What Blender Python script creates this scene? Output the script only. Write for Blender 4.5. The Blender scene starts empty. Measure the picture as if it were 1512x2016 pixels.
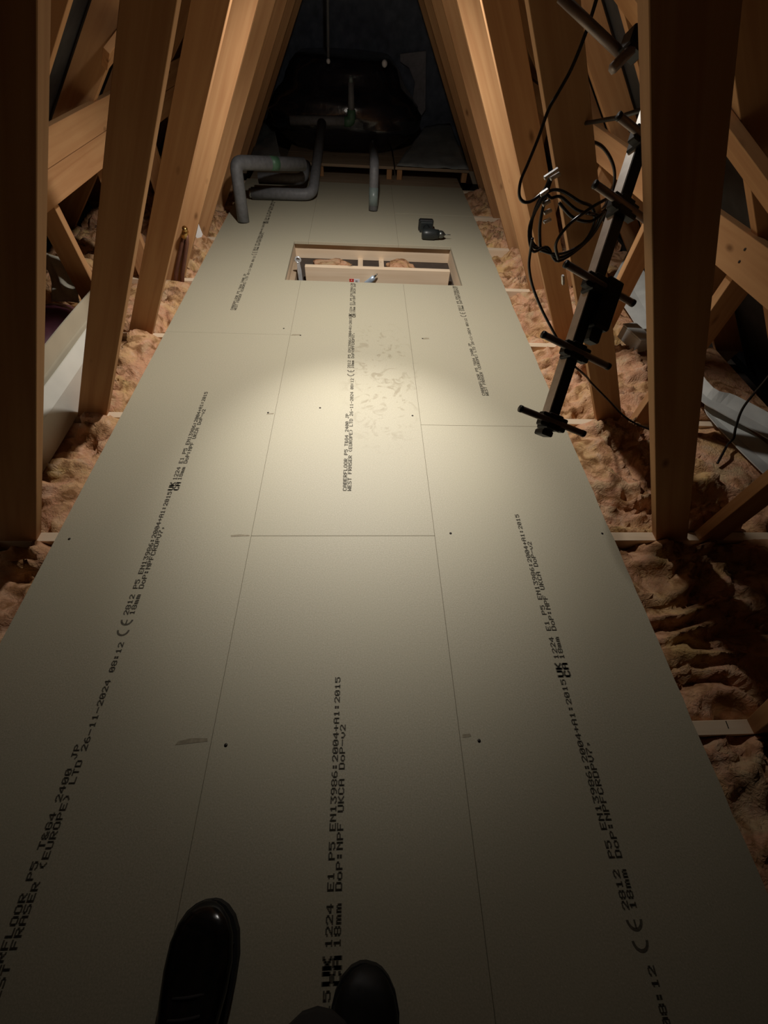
import bpy, bmesh, math, random
from mathutils import Vector, Matrix, noise

random.seed(7)
C = bpy.context.scene.collection
sc = bpy.context.scene

# ------------------------------------------------------------------ camera, world, lights, exposure
cam_d = bpy.data.cameras.new('camera')
cam_d.sensor_fit = 'VERTICAL'
cam_d.sensor_height = 36.0
cam_d.lens = 36.0 * 806.274 / 2016.0
cam_d.clip_start = 0.02
cam = bpy.data.objects.new('camera', cam_d)
C.objects.link(cam)
_th, _ps, _ro = 0.92925, 0.0917, 0.07604          # pitch down, turn to the right, roll
_F = Vector((math.sin(_ps) * math.cos(_th), math.cos(_ps) * math.cos(_th), -math.sin(_th)))
_R0 = Vector((math.cos(_ps), -math.sin(_ps), 0))
_U0 = _R0.cross(_F)
_R = _R0 * math.cos(_ro) + _U0 * math.sin(_ro)
_U = -_R0 * math.sin(_ro) + _U0 * math.cos(_ro)
cam.matrix_world = Matrix(((_R.x, _U.x, -_F.x, 0), (_R.y, _U.y, -_F.y, 0), (_R.z, _U.z, -_F.z, 1.1431), (0, 0, 0, 1)))
sc.camera = cam

world = bpy.data.worlds.new('world')
sc.world = world
world.use_nodes = True
world.node_tree.nodes['Background'].inputs[0].default_value = (0.9, 0.85, 0.75, 1)
world.node_tree.nodes['Background'].inputs[1].default_value = 0.0004

LAMP = Vector((0.0, 2.02, 1.42))                   # a work lamp hung under the ridge, just above the picture


def lamp(name, kind, energy, loc, color, radius):
    d = bpy.data.lights.new(name, kind)
    d.energy = energy
    d.color = color
    d.shadow_soft_size = radius
    o = bpy.data.objects.new(name, d)
    o.location = loc
    C.objects.link(o)
    return o


def beam(name, energy, aim_y, size, blend, color):
    o = lamp(name, 'SPOT', energy, LAMP, color, 0.04)
    o.data.spot_size = math.radians(size)
    o.data.spot_blend = blend
    o.rotation_euler = Vector((0.0, aim_y, -1.0)).normalized().to_track_quat('-Z', 'Y').to_euler()


# one work lamp: wide beam, its hot spot on the near boards, and the little that spills all round
beam('work_lamp_beam', 84.0, 0.021, 131.5, 0.71, (1.0, 0.95, 0.885))
beam('work_lamp_hot_spot', 102.0, -0.647, 50.2, 0.96, (1.0, 0.955, 0.92))
lamp('work_lamp_spill', 'POINT', 7.2, LAMP, (1.0, 0.95, 0.87), 0.025)

sc.view_settings.view_transform = 'Standard'
sc.view_settings.look = 'None'
sc.view_settings.gamma = 1.0
sc.view_settings.use_curve_mapping = False
sc.view_settings.exposure = 0.0


# ------------------------------------------------------------------ materials
def new_mat(name):
    m = bpy.data.materials.new(name)
    m.use_nodes = True
    nt = m.node_tree
    nt.nodes.clear()
    out = nt.nodes.new('ShaderNodeOutputMaterial')
    b = nt.nodes.new('ShaderNodeBsdfPrincipled')
    nt.links.new(b.outputs[0], out.inputs[0])
    return m, nt, b


def N(nt, t, **kw):
    n = nt.nodes.new(t)
    for k, v in kw.items():
        if k.startswith('i_'):
            n.inputs[k[2:].replace('_', ' ')].default_value = v
        else:
            setattr(n, k, v)
    return n


def ramp(nt, fac, stops):
    r = N(nt, 'ShaderNodeValToRGB')
    e = r.color_ramp.elements
    while len(e) < len(stops):
        e.new(0.5)
    for el, (p, c) in zip(e, stops):
        el.position = p
        el.color = (*c, 1)
    nt.links.new(fac, r.inputs[0])
    return r.outputs[0]


def bump(nt, b, h, strength, dist):
    n = N(nt, 'ShaderNodeBump')
    n.inputs['Strength'].default_value = strength
    n.inputs['Distance'].default_value = dist
    nt.links.new(h, n.inputs['Height'])
    nt.links.new(n.outputs[0], b.inputs['Normal'])


def mix(nt, fac, a, c, mode='MIX'):
    m = N(nt, 'ShaderNodeMix', data_type='RGBA', blend_type=mode)
    for s, v in ((m.inputs['Factor'], fac), (m.inputs[6], a), (m.inputs[7], c)):
        if isinstance(v, (int, float)):
            s.default_value = v
        elif isinstance(v, tuple):
            s.default_value = (*v, 1)
        else:
            nt.links.new(v, s)
    return m.outputs[2]


def plain(name, col, rough=0.6, metal=0.0, var=0.15, scale=30, bmp=0.0, spec=0.5):
    m, nt, b = new_mat(name)
    tc = N(nt, 'ShaderNodeTexCoord')
    n = N(nt, 'ShaderNodeTexNoise', i_Scale=scale, i_Detail=4.0)
    nt.links.new(tc.outputs['Object'], n.inputs['Vector'])
    lo = tuple(c * (1 - var) for c in col)
    hi = tuple(min(1, c * (1 + var)) for c in col)
    nt.links.new(ramp(nt, n.outputs['Fac'], [(0.3, lo), (0.7, hi)]), b.inputs['Base Color'])
    b.inputs['Roughness'].default_value = rough
    b.inputs['Metallic'].default_value = metal
    b.inputs['Specular IOR Level'].default_value = spec
    if bmp:
        bump(nt, b, n.outputs['Fac'], bmp, 0.002)
    return m


def wood(name, light, dark, knot=(0.16, 0.07, 0.025)):
    m, nt, b = new_mat(name)
    at = N(nt, 'ShaderNodeAttribute', attribute_name='grain')
    oi = N(nt, 'ShaderNodeObjectInfo')
    ml = N(nt, 'ShaderNodeMath', operation='MULTIPLY')
    ml.inputs[1].default_value = 23.0
    nt.links.new(oi.outputs['Random'], ml.inputs[0])
    ad = N(nt, 'ShaderNodeVectorMath', operation='ADD')
    nt.links.new(at.outputs['Vector'], ad.inputs[0])
    nt.links.new(ml.outputs[0], ad.inputs[1])
    s1 = N(nt, 'ShaderNodeVectorMath', operation='MULTIPLY')
    s1.inputs[1].default_value = (1.6, 38, 38)
    nt.links.new(ad.outputs[0], s1.inputs[0])
    n1 = N(nt, 'ShaderNodeTexNoise', i_Scale=1.0, i_Detail=5.0, i_Distortion=0.6)
    nt.links.new(s1.outputs[0], n1.inputs['Vector'])
    s2 = N(nt, 'ShaderNodeVectorMath', operation='MULTIPLY')
    s2.inputs[1].default_value = (4.2, 9.5, 9.5)
    nt.links.new(ad.outputs[0], s2.inputs[0])
    vo = N(nt, 'ShaderNodeTexVoronoi', i_Scale=1.0, feature='F1')
    nt.links.new(s2.outputs[0], vo.inputs['Vector'])
    kn = ramp(nt, vo.outputs['Distance'], [(0.03, (0.8, 0.8, 0.8)), (0.11, (0, 0, 0))])
    n3 = N(nt, 'ShaderNodeTexNoise', i_Scale=2.5, i_Detail=2.0)
    nt.links.new(ad.outputs[0], n3.inputs['Vector'])
    base = ramp(nt, n1.outputs['Fac'], [(0.3, dark), (0.62, light)])
    base = mix(nt, 0.35, base, ramp(nt, n3.outputs['Fac'], [(0.35, dark), (0.65, light)]))
    base = mix(nt, kn, base, knot)
    nt.links.new(base, b.inputs['Base Color'])
    b.inputs['Roughness'].default_value = 0.75
    b.inputs['Specular IOR Level'].default_value = 0.25
    bump(nt, b, n1.outputs['Fac'], 0.25, 0.002)
    return m


M = {}
M['pine'] = wood('pine', (0.56, 0.315, 0.145), (0.42, 0.205, 0.088))
M['pale_pine'] = wood('pale_pine', (0.82, 0.66, 0.48), (0.72, 0.55, 0.37))
M['old_timber'] = wood('old_timber', (0.42, 0.32, 0.22), (0.30, 0.21, 0.13))


def chipboard():
    m, nt, b = new_mat('chipboard')
    tc = N(nt, 'ShaderNodeTexCoord')
    v = tc.outputs['Object']
    n1 = N(nt, 'ShaderNodeTexNoise', i_Scale=260.0, i_Detail=4.0)
    n2 = N(nt, 'ShaderNodeTexNoise', i_Scale=3.2, i_Detail=3.0)
    n3 = N(nt, 'ShaderNodeTexVoronoi', i_Scale=95.0)
    for n in (n1, n2, n3):
        nt.links.new(v, n.inputs['Vector'])
    base = ramp(nt, n1.outputs['Fac'], [(0.25, (0.385, 0.352, 0.252)), (0.75, (0.51, 0.468, 0.352))])
    base = mix(nt, ramp(nt, n2.outputs['Fac'], [(0.4, (0, 0, 0)), (0.7, (0.5, 0.5, 0.5))]), base, (0.455, 0.42, 0.30))
    base = mix(nt, ramp(nt, n3.outputs['Distance'], [(0.06, (0.75, 0.75, 0.75)), (0.13, (0, 0, 0))]), base, (0.60, 0.545, 0.41))
    # trodden dirt, in broken patches about the middle of the walkway
    geo = N(nt, 'ShaderNodeNewGeometry')
    mp = N(nt, 'ShaderNodeVectorMath', operation='SUBTRACT')
    mp.inputs[1].default_value = (0.09, 1.62, 0.0)
    nt.links.new(geo.outputs['Position'], mp.inputs[0])
    ms = N(nt, 'ShaderNodeVectorMath', operation='MULTIPLY')
    ms.inputs[1].default_value = (5.0, 1.75, 0.0)
    nt.links.new(mp.outputs[0], ms.inputs[0])
    ln = N(nt, 'ShaderNodeVectorMath', operation='LENGTH')
    nt.links.new(ms.outputs[0], ln.inputs[0])
    area = ramp(nt, ln.outputs['Value'], [(0.45, (1, 1, 1)), (1.0, (0, 0, 0))])
    n4 = N(nt, 'ShaderNodeTexNoise', i_Scale=17.0, i_Detail=6.0, i_Distortion=1.4)
    nt.links.new(v, n4.inputs['Vector'])
    smear = ramp(nt, n4.outputs['Fac'], [(0.54, (0, 0, 0)), (0.66, (0.55, 0.55, 0.55))])
    dirt = mix(nt, 1.0, area, smear, 'MULTIPLY')
    base = mix(nt, dirt, base, (0.25, 0.205, 0.13))
    nt.links.new(base, b.inputs['Base Color'])
    b.inputs['Roughness'].default_value = 0.62
    b.inputs['Specular IOR Level'].default_value = 0.35
    bump(nt, b, n1.outputs['Fac'], 0.2, 0.001)
    return m


M['chipboard'] = chipboard()


def insulation_mat():
    m, nt, b = new_mat('glass_wool')
    geo = N(nt, 'ShaderNodeNewGeometry')
    n1 = N(nt, 'ShaderNodeTexNoise', i_Scale=5.5, i_Detail=5.0, i_Distortion=1.2)
    n2 = N(nt, 'ShaderNodeTexNoise', i_Scale=60.0, i_Detail=6.0, i_Distortion=1.5)
    n3 = N(nt, 'ShaderNodeTexNoise', i_Scale=15.0, i_Detail=6.0, i_Distortion=1.1)
    for n in (n1, n2, n3):
        nt.links.new(geo.outputs['Position'], n.inputs['Vector'])
    base = ramp(nt, n1.outputs['Fac'], [(0.30, (0.58, 0.38, 0.16)), (0.43, (0.62, 0.37, 0.19)), (0.56, (0.60, 0.32, 0.19)), (0.70, (0.56, 0.39, 0.22))])
    base = mix(nt, ramp(nt, n3.outputs['Fac'], [(0.36, (0.85, 0.85, 0.85)), (0.52, (0, 0, 0))]), base, (0.22, 0.10, 0.035))
    base = mix(nt, ramp(nt, n3.outputs['Fac'], [(0.56, (0, 0, 0)), (0.72, (0.5, 0.5, 0.5))]), base, (0.70, 0.50, 0.35))
    nt.links.new(base, b.inputs['Base Color'])
    b.inputs['Roughness'].default_value = 0.9
    b.inputs['Specular IOR Level'].default_value = 0.15
    bump(nt, b, n2.outputs['Fac'], 0.9, 0.007)
    return m


M['wool'] = insulation_mat()
M['felt'] = plain('roofing_felt', (0.035, 0.036, 0.036), 0.85, var=0.3, scale=12, bmp=0.3)
M['block'] = plain('blockwork', (0.18, 0.21, 0.27), 0.9, var=0.25, scale=14, bmp=0.4)
M['plasterboard'] = plain('plasterboard', (0.055, 0.04, 0.03), 0.9)
M['ink'] = plain('printing_ink', (0.10, 0.088, 0.062), 0.8, var=0.35, scale=160)
M['smudge'] = plain('smudge', (0.29, 0.25, 0.17), 0.8, var=0.2, scale=90)
M['black_plastic'] = plain('black_plastic', (0.012, 0.012, 0.012), 0.45)
M['black_film'] = plain('black_polythene', (0.018, 0.018, 0.024), 0.17, var=0.4, scale=16, bmp=1.0, spec=0.9)
M['grey_film'] = plain('grey_polythene', (0.30, 0.325, 0.32), 0.35, var=0.25, scale=9, bmp=0.5)
M['cable'] = plain('cable_sheath', (0.010, 0.008, 0.008), 0.25)
M['alu'] = plain('aluminium', (0.93, 0.93, 0.90), 0.42, 0.9, var=0.08, scale=60)
M['rod'] = plain('dull_rod', (0.26, 0.21, 0.19), 0.45, 0.6)
M['galv'] = plain('galvanised_steel', (0.55, 0.57, 0.58), 0.35, 1.0, var=0.2, scale=80)
M['lag'] = plain('pipe_lagging', (0.17, 0.173, 0.18), 0.55, var=0.15, scale=40, bmp=0.3)
M['green_tape'] = plain('green_tape', (0.075, 0.17, 0.10), 0.45)
M['grey_tape'] = plain('pale_tape', (0.20, 0.25, 0.24), 0.35)
M['copper'] = plain('copper_pipe', (0.17, 0.075, 0.05), 0.45, 0.5)
M['brass'] = plain('brass', (0.55, 0.36, 0.13), 0.3, 1.0)
M['white_sheet'] = plain('white_sheet', (0.72, 0.71, 0.64), 0.5, var=0.06, scale=8)
M['dust_white'] = plain('dusty_white_plastic', (0.55, 0.56, 0.53), 0.6, var=0.12, scale=12)
M['paper'] = plain('white_paper', (0.80, 0.80, 0.82), 0.7, var=0.05)
M['red'] = plain('red_print', (0.60, 0.045, 0.03), 0.6)
M['black_ink'] = plain('black_print', (0.05, 0.05, 0.06), 0.6)
M['foil'] = plain('silver_blue_foil', (0.58, 0.72, 0.90), 0.30, 0.5)
M['tool_steel'] = plain('tool_steel', (0.78, 0.82, 0.86), 0.32, 0.55)
M['leather'] = plain('black_leather', (0.006, 0.006, 0.006), 0.17, var=0.3, scale=70, bmp=0.10, spec=0.3)
M['leather_dull'] = plain('scuffed_black_leather', (0.007, 0.007, 0.007), 0.5, var=0.3, scale=60, bmp=0.2, spec=0.25)
M['cream'] = plain('cream_sheet', (0.55, 0.50, 0.385), 0.5, var=0.06, scale=8)
M['rubber'] = plain('black_rubber', (0.010, 0.010, 0.010), 0.7)
M['cloth'] = plain('dark_trousers', (0.014, 0.013, 0.015), 0.9)
M['skin'] = plain('skin', (0.45, 0.28, 0.2), 0.5)
M['drill_body'] = plain('charcoal_plastic', (0.018, 0.022, 0.022), 0.4)
M['drill_steel'] = plain('dark_steel', (0.16, 0.17, 0.16), 0.35, 0.9)
M['purple'] = plain('purple_plastic', (0.10, 0.028, 0.045), 0.45, bmp=0.3)
M['grey_cloth'] = plain('grey_cloth', (0.46, 0.43, 0.34), 0.9, bmp=0.4)
M['cap'] = plain('white_plastic_cap', (0.85, 0.85, 0.87), 0.4, var=0.03)
M['dark_insulation'] = plain('grey_board', (0.42, 0.41, 0.44), 0.9)
M['screw'] = plain('dark_screw', (0.035, 0.03, 0.025), 0.5, 0.5)


# ------------------------------------------------------------------ mesh helpers
class MB:
    """Collects shapes in world coordinates and links them as ONE mesh object."""

    def __init__(self):
        self.v, self.f, self.g, self.s = [], [], [], []

    def add(self, vs, fs, grain=None, smooth=False):
        k = len(self.v)
        vs = [Vector(p) for p in vs]
        if grain is None:
            gx, gy, gz, go = Vector((1, 0, 0)), Vector((0, 1, 0)), Vector((0, 0, 1)), Vector()
        else:
            gx = Vector(grain).normalized()
            gy = gx.cross(Vector((0.3, 0.5, 0.81)) if abs(gx.y) > 0.8 else Vector((0, 1, 0))).normalized()
            gz = gx.cross(gy)
            go = vs[0]
        self.v += vs
        self.g += [(p - go).dot(a) for p in vs for a in (gx, gy, gz)]
        self.f += [tuple(i + k for i in f) for f in fs]
        self.s += [smooth] * len(fs)
        return self

    def box(self, lo, hi, grain=None):
        (a, b, c), (d, e, f) = lo, hi
        vs = [(x, y, z) for x in (a, d) for y in (b, e) for z in (c, f)]
        fs = [(0, 1, 3, 2), (4, 6, 7, 5), (0, 4, 5, 1), (2, 3, 7, 6), (0, 2, 6, 4), (1, 5, 7, 3)]
        return self.add(vs, fs, grain)

    def obox(self, c, ax, ay, az, grain=None):
        """Box at centre c with half-extent vectors ax, ay, az."""
        c, ax, ay, az = Vector(c), Vector(ax), Vector(ay), Vector(az)
        vs = [c + i * ax + j * ay + k * az for i in (-1, 1) for j in (-1, 1) for k in (-1, 1)]
        fs = [(0, 1, 3, 2), (4, 6, 7, 5), (0, 4, 5, 1), (2, 3, 7, 6), (0, 2, 6, 4), (1, 5, 7, 3)]
        return self.add(vs, fs, grain)

    def prism(self, poly, axis, a, b, grain=None):
        """Polygon in the plane across `axis`, extruded from a to b."""
        n = len(poly)

        def pt(p, t):
            return {'x': (t, p[0], p[1]), 'y': (p[0], t, p[1]), 'z': (p[0], p[1], t)}[axis]
        vs = [pt(p, a) for p in poly] + [pt(p, b) for p in poly]
        fs = [tuple(range(n))[::-1], tuple(range(n, 2 * n))]
        fs += [(i, (i + 1) % n, n + (i + 1) % n, n + i) for i in range(n)]
        return self.add(vs, fs, grain)

    def tube(self, pts, r, seg=10, closed=False, caps=True):
        pts = [Vector(p) for p in pts]
        n = len(pts)
        rs = r if isinstance(r, (list, tuple)) else [r] * n
        vs, fs = [], []
        prev = None
        for i, p in enumerate(pts):
            if closed:
                t = pts[(i + 1) % n] - pts[i - 1]
            else:
                t = pts[min(i + 1, n - 1)] - pts[max(i - 1, 0)]
            t.normalize()
            if prev is None:
                a = t.orthogonal().normalized()
            else:
                a = (prev - t * prev.dot(t)).normalized()
            prev = a
            c = t.cross(a)
            for k in range(seg):
                w = 2 * math.pi * k / seg
                vs.append(p + (a * math.cos(w) + c * math.sin(w)) * rs[i])
        for i in range(n if closed else n - 1):
            j = (i + 1) % n
            for k in range(seg):
                l = (k + 1) % seg
                fs.append((i * seg + k, i * seg + l, j * seg + l, j * seg + k))
        if caps and not closed:
            fs.append(tuple(range(seg))[::-1])
            fs.append(tuple((n - 1) * seg + k for k in range(seg)))
        return self.add(vs, fs, None, True)

    def loft(self, rings, caps=True, smooth=True):
        n = len(rings[0])
        vs = [p for r in rings for p in r]
        fs = []
        for i in range(len(rings) - 1):
            for k in range(n):
                l = (k + 1) % n
                fs.append((i * n + k, i * n + l, (i + 1) * n + l, (i + 1) * n + k))
        if caps:
            fs.append(tuple(range(n))[::-1])
            fs.append(tuple((len(rings) - 1) * n + k for k in range(n)))
        return self.add(vs, fs, None, smooth)

    def grid(self, nx, ny, fn, smooth=True, thick=0.0):
        vs = [Vector(fn(i / (nx - 1), j / (ny - 1))) for j in range(ny) for i in range(nx)]
        fs = [(j * nx + i, j * nx + i + 1, (j + 1) * nx + i + 1, (j + 1) * nx + i) for j in range(ny - 1) for i in range(nx - 1)]
        return self.add(vs, fs, None, smooth)

    def build(self, name, mat, parent=None, bevel=0.0, origin=None):
        w = Vector()
        p = parent
        while p is not None:
            w += p.location
            p = p.parent
        if parent is None:
            if origin is None:
                xs = [q.x for q in self.v]; ys = [q.y for q in self.v]; zs = [q.z for q in self.v]
                origin = Vector(((min(xs) + max(xs)) / 2, (min(ys) + max(ys)) / 2, min(zs)))
            w = Vector(origin)
        me = bpy.data.meshes.new(name)
        me.from_pydata([q - w for q in self.v], [], self.f)
        at = me.attributes.new('grain', 'FLOAT_VECTOR', 'POINT')
        at.data.foreach_set('vector', self.g)
        me.polygons.foreach_set('use_smooth', self.s)
        me.materials.append(M[mat] if isinstance(mat, str) else mat)
        me.update()
        bm = bmesh.new()
        bm.from_mesh(me)
        bmesh.ops.recalc_face_normals(bm, faces=bm.faces)
        if bevel:
            es = [e for e in bm.edges if len(e.link_faces) == 2 and e.calc_face_angle(0) > 0.5]
            bmesh.ops.bevel(bm, geom=es, offset=bevel, segments=1, affect='EDGES', profile=0.5)
        bm.to_mesh(me)
        bm.free()
        o = bpy.data.objects.new(name, me)
        C.objects.link(o)
        if parent is None:
            o.location = w
        else:
            o.parent = parent
        return o


def tag(o, label, cat, group=None):
    o['label'] = label
    o['category'] = cat
    if group:
        o['group'] = group
    return o


def thing(name, label, cat, loc, group=None):
    o = bpy.data.objects.new(name, None)
    o.empty_display_size = 0.05
    o.location = loc
    C.objects.link(o)
    return tag(o, label, cat, group)


def struct(o):
    o['kind'] = 'structure'
    return o


def smooth_path(pts, n=8, closed=False):
    """Catmull-Rom through pts."""
    P = [Vector(p) for p in pts]
    m = len(P)
    out = []
    for i in range(m if closed else m - 1):
        p0 = P[i - 1] if (closed or i > 0) else P[0]
        p1, p2 = P[i], P[(i + 1) % m]
        p3 = P[(i + 2) % m] if closed else P[min(i + 2, m - 1)]
        for k in range(n):
            t = k / n
            out.append(0.5 * ((2 * p1) + (p2 - p0) * t + (2 * p0 - 5 * p1 + 4 * p2 - p3) * t * t + (3 * p1 - p0 - 3 * p2 + p3) * t ** 3))
    if not closed:
        out.append(P[-1])
    return out


def copy_tree(o, parent=None):
    c = o.copy()
    C.objects.link(c)
    if parent is not None:
        c.parent = parent
    for ch in [x for x in bpy.data.objects if x.parent == o]:
        copy_tree(ch, c)
    return c


# ------------------------------------------------------------------ the setting
YT = [0.16 + 0.6 * k for k in range(10)]            # truss centre lines
XC = -0.008
Y0, Y1 = -2.0, 5.86
floor = bpy.data.objects.new('floor', None)
floor['kind'] = 'structure'
C.objects.link(floor)

struct(MB().box((-2.1, Y0, -0.13), (2.1, Y1, -0.1165)).build('ceiling', 'plasterboard'))          # ceiling boards of the room below
for sgn, nm in ((-1, 'wall_left'), (1, 'wall_right')):                                            # the two felted roof slopes
    mb = MB()
    c = 2.052
    mb.prism([(XC + sgn * 0.0, c), (XC + sgn * (c + 0.13), -0.13), (XC + sgn * (c + 0.145), -0.13), (XC + sgn * 0.0, c + 0.015)], 'y', Y0, Y1)
    struct(mb.build(nm, 'felt'))
struct(MB().prism([(-2.2, -0.13), (2.2, -0.13), (0, 2.09)], 'y', Y1, Y1 + 0.1).build('wall_back', 'block'))
struct(MB().prism([(-2.2, -0.13), (2.2, -0.13), (0, 2.09)], 'y', Y0 - 0.1, Y0).build('wall_front', 'block'))

# ---- chipboard floor panels, pieces of the floor
XL, XJL, XJR, XR = -0.9735, -0.3615, 0.2462, 0.8635
HX0, HX1, HY0, HY1 = -0.455, 0.605, 2.553, 3.115    # the hatch cut-out
G = 0.0004
rag = random.Random(3)


def panel(poly):
    # a rectangle or notched outline; long sawn outer edges get a slight unevenness
    return MB().prism(poly, 'z', -0.018, 0.0).build('floor_panel', 'chipboard', floor, bevel=0.0007)


def rect(x0, x1, y0, y1):
    return [(x0 + G, y0 + G), (x1 - G, y0 + G), (x1 - G, y1 - G), (x0 + G, y1 - G)]


def ragged(x0, x1, y0, y1):
    p = [(x0 + G, y0 + G)]
    n = int((y1 - y0) / 0.05)
    p += [(x1 + rag.uniform(-0.0025, 0.0015), y0 + G + (y1 - y0 - 2 * G) * i / n) for i in range(n + 1)]
    p.append((x0 + G, y1 - G))
    return p


YE = 4.363
P_L0 = panel(rect(XL, XJL, -1.7, -0.437))
P_L1 = panel(rect(XL, XJL, -0.437, 1.963))
P_L2 = panel([(XL + G, 1.963 + G), (XJL - G, 1.963 + G), (XJL - G, HY0), (HX0, HY0), (HX0, HY1), (XJL - G, HY1), (XJL - G, YE), (XL + G, YE)])
P_C0 = panel(rect(XJL, XJR, -1.649, 0.751))
P_C1 = panel(rect(XJL, XJR, 0.751, HY0 + G))
P_C2 = panel(rect(XJL, XJR, HY1 - G, YE))
P_R0 = panel(ragged(XJR, XR, -1.097, 1.303))
P_R1 = panel([(XJR + G, 1.303 + G)] + [(XR + rag.uniform(-0.0025, 0.0015), 1.303 + G + 2.398 * i / 40) for i in range(41)] +
             [(XJR + G, 3.703 - G), (XJR + G, HY1), (HX1, HY1), (HX1, HY0), (XJR + G, HY0)])
P_R2 = panel(ragged(XJR, XR, 3.703, YE))

# ---- printed lettering on the panels: a 5x7 ink-jet face
GL = {
 'A': '01110100011000111111100011000110001', 'B': '11110100011000111110100011000111110', 'C': '01110100011000010000100001000101110',
 'D': '11110100011000110001100011000111110', 'E': '11111100001000011110100001000011111', 'F': '11111100001000011110100001000010000',
 'G': '01110100011000010111100011000101110', 'J': '00111000100001000010000101001001100', 'K': '10001100101010011000101001001010001',
 'L': '10000100001000010000100001000011111', 'N': '10001110011010110011100011000110001', 'O': '01110100011000110001100011000101110',
 'P': '11110100011000111110100001000010000', 'R': '11110100011000111110101001001010001', 'S': '01111100001000001110000010000111110',
 'T': '11111001000010000100001000010000100', 'U': '10001100011000110001100011000101110', 'V': '10001100011000110001100010101000100',
 'W': '10001100011000110101101011101110001', '0': '01110100011001110101110011000101110', '1': '00100011000010000100001000010001110',
 '2': '01110100010000100010001000100011111', '3': '11111000100010000010000011000101110', '4': '00010001100101010010111110001000010',
 '5': '11111100001111000001000011000101110', '6': '00110010001000011110100011000101110', '7': '11111000010001000100010000100001000',
 '8': '01110100011000101110100011000101110', '9': '01110100011000101111000010001001100', '&': '01100100101010001000101011001001101',
 ':': '00000011000110000000011000110000000', '-': '00000000000000011111000000000000000', '+': '00000001000010011111001000010000000',
 '(': '00010001000100001000010000010000010', ')': '01000001000001000010000100010001000', 'm': '00000000001101010101101011010110101',
 'o': '00000000000111010001100011000101110', 'v': '00000000001000110001100010101000100', 'M': '10001110111010110101100011000110001', ',': '00000000000000000000011000010001000',
}


def put_text(mb, text, x, y, adv=0.0163, h=0.0135, bold=0.0, ymax=9.9, ymin=-9.9, _b=0.0005):
    """Letters run along +Y, their tops towards -X. (x, y) is the baseline start."""
    cw, chh = adv * 0.8 / 5, h / 7
    bold += _b
    for i, ch in enumerate(text):
        rows = GL.get(ch)
        if rows is None:
            continue
        yy = y + i * adv
        if yy + adv > ymax or yy < ymin:
            continue
        for r in range(7):
            run = None
            for c in range(6):
                on = c < 5 and rows[r * 5 + c] == '1'
                if on and run is None:
                    run = c
                if not on and run is not None:
                    x1 = x - (7 - r) * chh - bold
                    x2 = x - (6 - r) * chh + chh * 0.08 + bold
                    mb.box((x1, yy + run * cw - bold, 0.0), (x2, yy + c * cw + bold, 0.0004))
                    run = None


def put_arc(mb, cx, cy, r, w, a0, a1, n=14):
    """Flat ring sector; angle 0 points along +Y, 90 deg towards -X."""
    top, bot = [], []
    for i in range(n + 1):
        a = math.radians(a0 + (a1 - a0) * i / n)
        for rr in (r - w, r + w):
            top.append((cx - rr * math.sin(a), cy + rr * math.cos(a), 0.0004))
    vs = top + [(p[0], p[1], 0.0) for p in top]
    m = len(top)
    fs = []
    for i in range(n):
        k = 2 * i
        fs += [(k, k + 1, k + 3, k + 2), (m + k, m + k + 2, m + k + 3, m + k + 1), (k, k + 2, m + k + 2, m + k), (k + 1, m + k + 1, m + k + 3, k + 3)]
    mb.add(vs, fs)


def print_run(panel_obj, x, ys, ymax=9.9, ymin=-9.9):
    """The maker's line of print: starts at ys, about 1.76 m long."""
    a = 0.0163
    mb = MB()
    b1, b2 = x - 0.002, x + 0.0145                 # baselines of the two rows
    put_text(mb, 'CABERFLOOR P5 T&G4 2400 JP', b1, ys, ymax=ymax, ymin=ymin)
    put_text(mb, 'WEST FRASER (EUROPE) LTD 26-11-2024 08:12', b2, ys, ymax=ymax, ymin=ymin)
    yc = ys + 0.683
    if ymin < yc < ymax:                            # CE mark
        for q, bar in ((0, False), (0.030, True)):
            put_arc(mb, x + 0.001, yc + 0.017 + q, 0.0145, 0.0026, 90, 270)
            if bar:
                mb.box((x - 0.0005, yc + 0.004 + q, 0), (x + 0.0030, yc + 0.017 + q, 0.0004))
    y2 = yc + 0.062
    put_text(mb, '2812 P5 EN13986:2004+A1:2015', b1, y2, ymax=ymax, ymin=ymin)
    put_text(mb, '18mm DoP:NPFCRDPV7,', b2, y2, ymax=ymax, ymin=ymin)
    y3 = y2 + 28 * a + 0.004
    if ymin < y3 and y3 + 0.04 < ymax:
        put_text(mb, 'UK', x - 0.002, y3, adv=0.020, h=0.0165, bold=0.0007)
        put_text(mb, 'CA', x + 0.017, y3, adv=0.020, h=0.0165, bold=0.0007)
    y4 = y3 + 0.048
    put_text(mb, '1224 E1 P5 EN13986:2004+A1:2015', b1, y4, ymax=ymax, ymin=ymin)
    put_text(mb, '18mm DoP:NPF UKCA DoP-v2', b2, y4, ymax=ymax, ymin=ymin)
    return mb.build('printed_lettering', 'ink', panel_obj)


print_run(P_L1, -0.662, -0.262)
print_run(P_C1, -0.052, 0.945, ymax=2.545)
print_run(P_C0, -0.053, -1.455, ymin=-0.6)
print_run(P_R1, 0.557, 1.505, ymax=2.545)
print_run(P_R0, 0.556, -0.915, ymin=-0.6)
print_run(P_L2, -0.685, 2.19, ymax=4.0)

# ---- screw heads and rubbed marks in the panels
for po, pts in ((P_R0, [(0.301, 0.761), (0.293, 0.143), (0.83, 0.76)]), (P_L1, [(-0.325, 0.149), (-0.39, 1.365), (-0.93, 0.74)]),
                (P_C1, [(-0.177, 1.401), (0.215, 1.36), (-0.31, 1.96)]), (P_R1, [(0.31, 1.96), (0.82, 1.36)]), (P_L2, [(-0.40, 2.02)])):
    for x, y in pts:
        MB().tube([(x, y, -0.002), (x, y, 0.0006)], 0.0042, 10).build('screw_head', 'screw', po)


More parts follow.
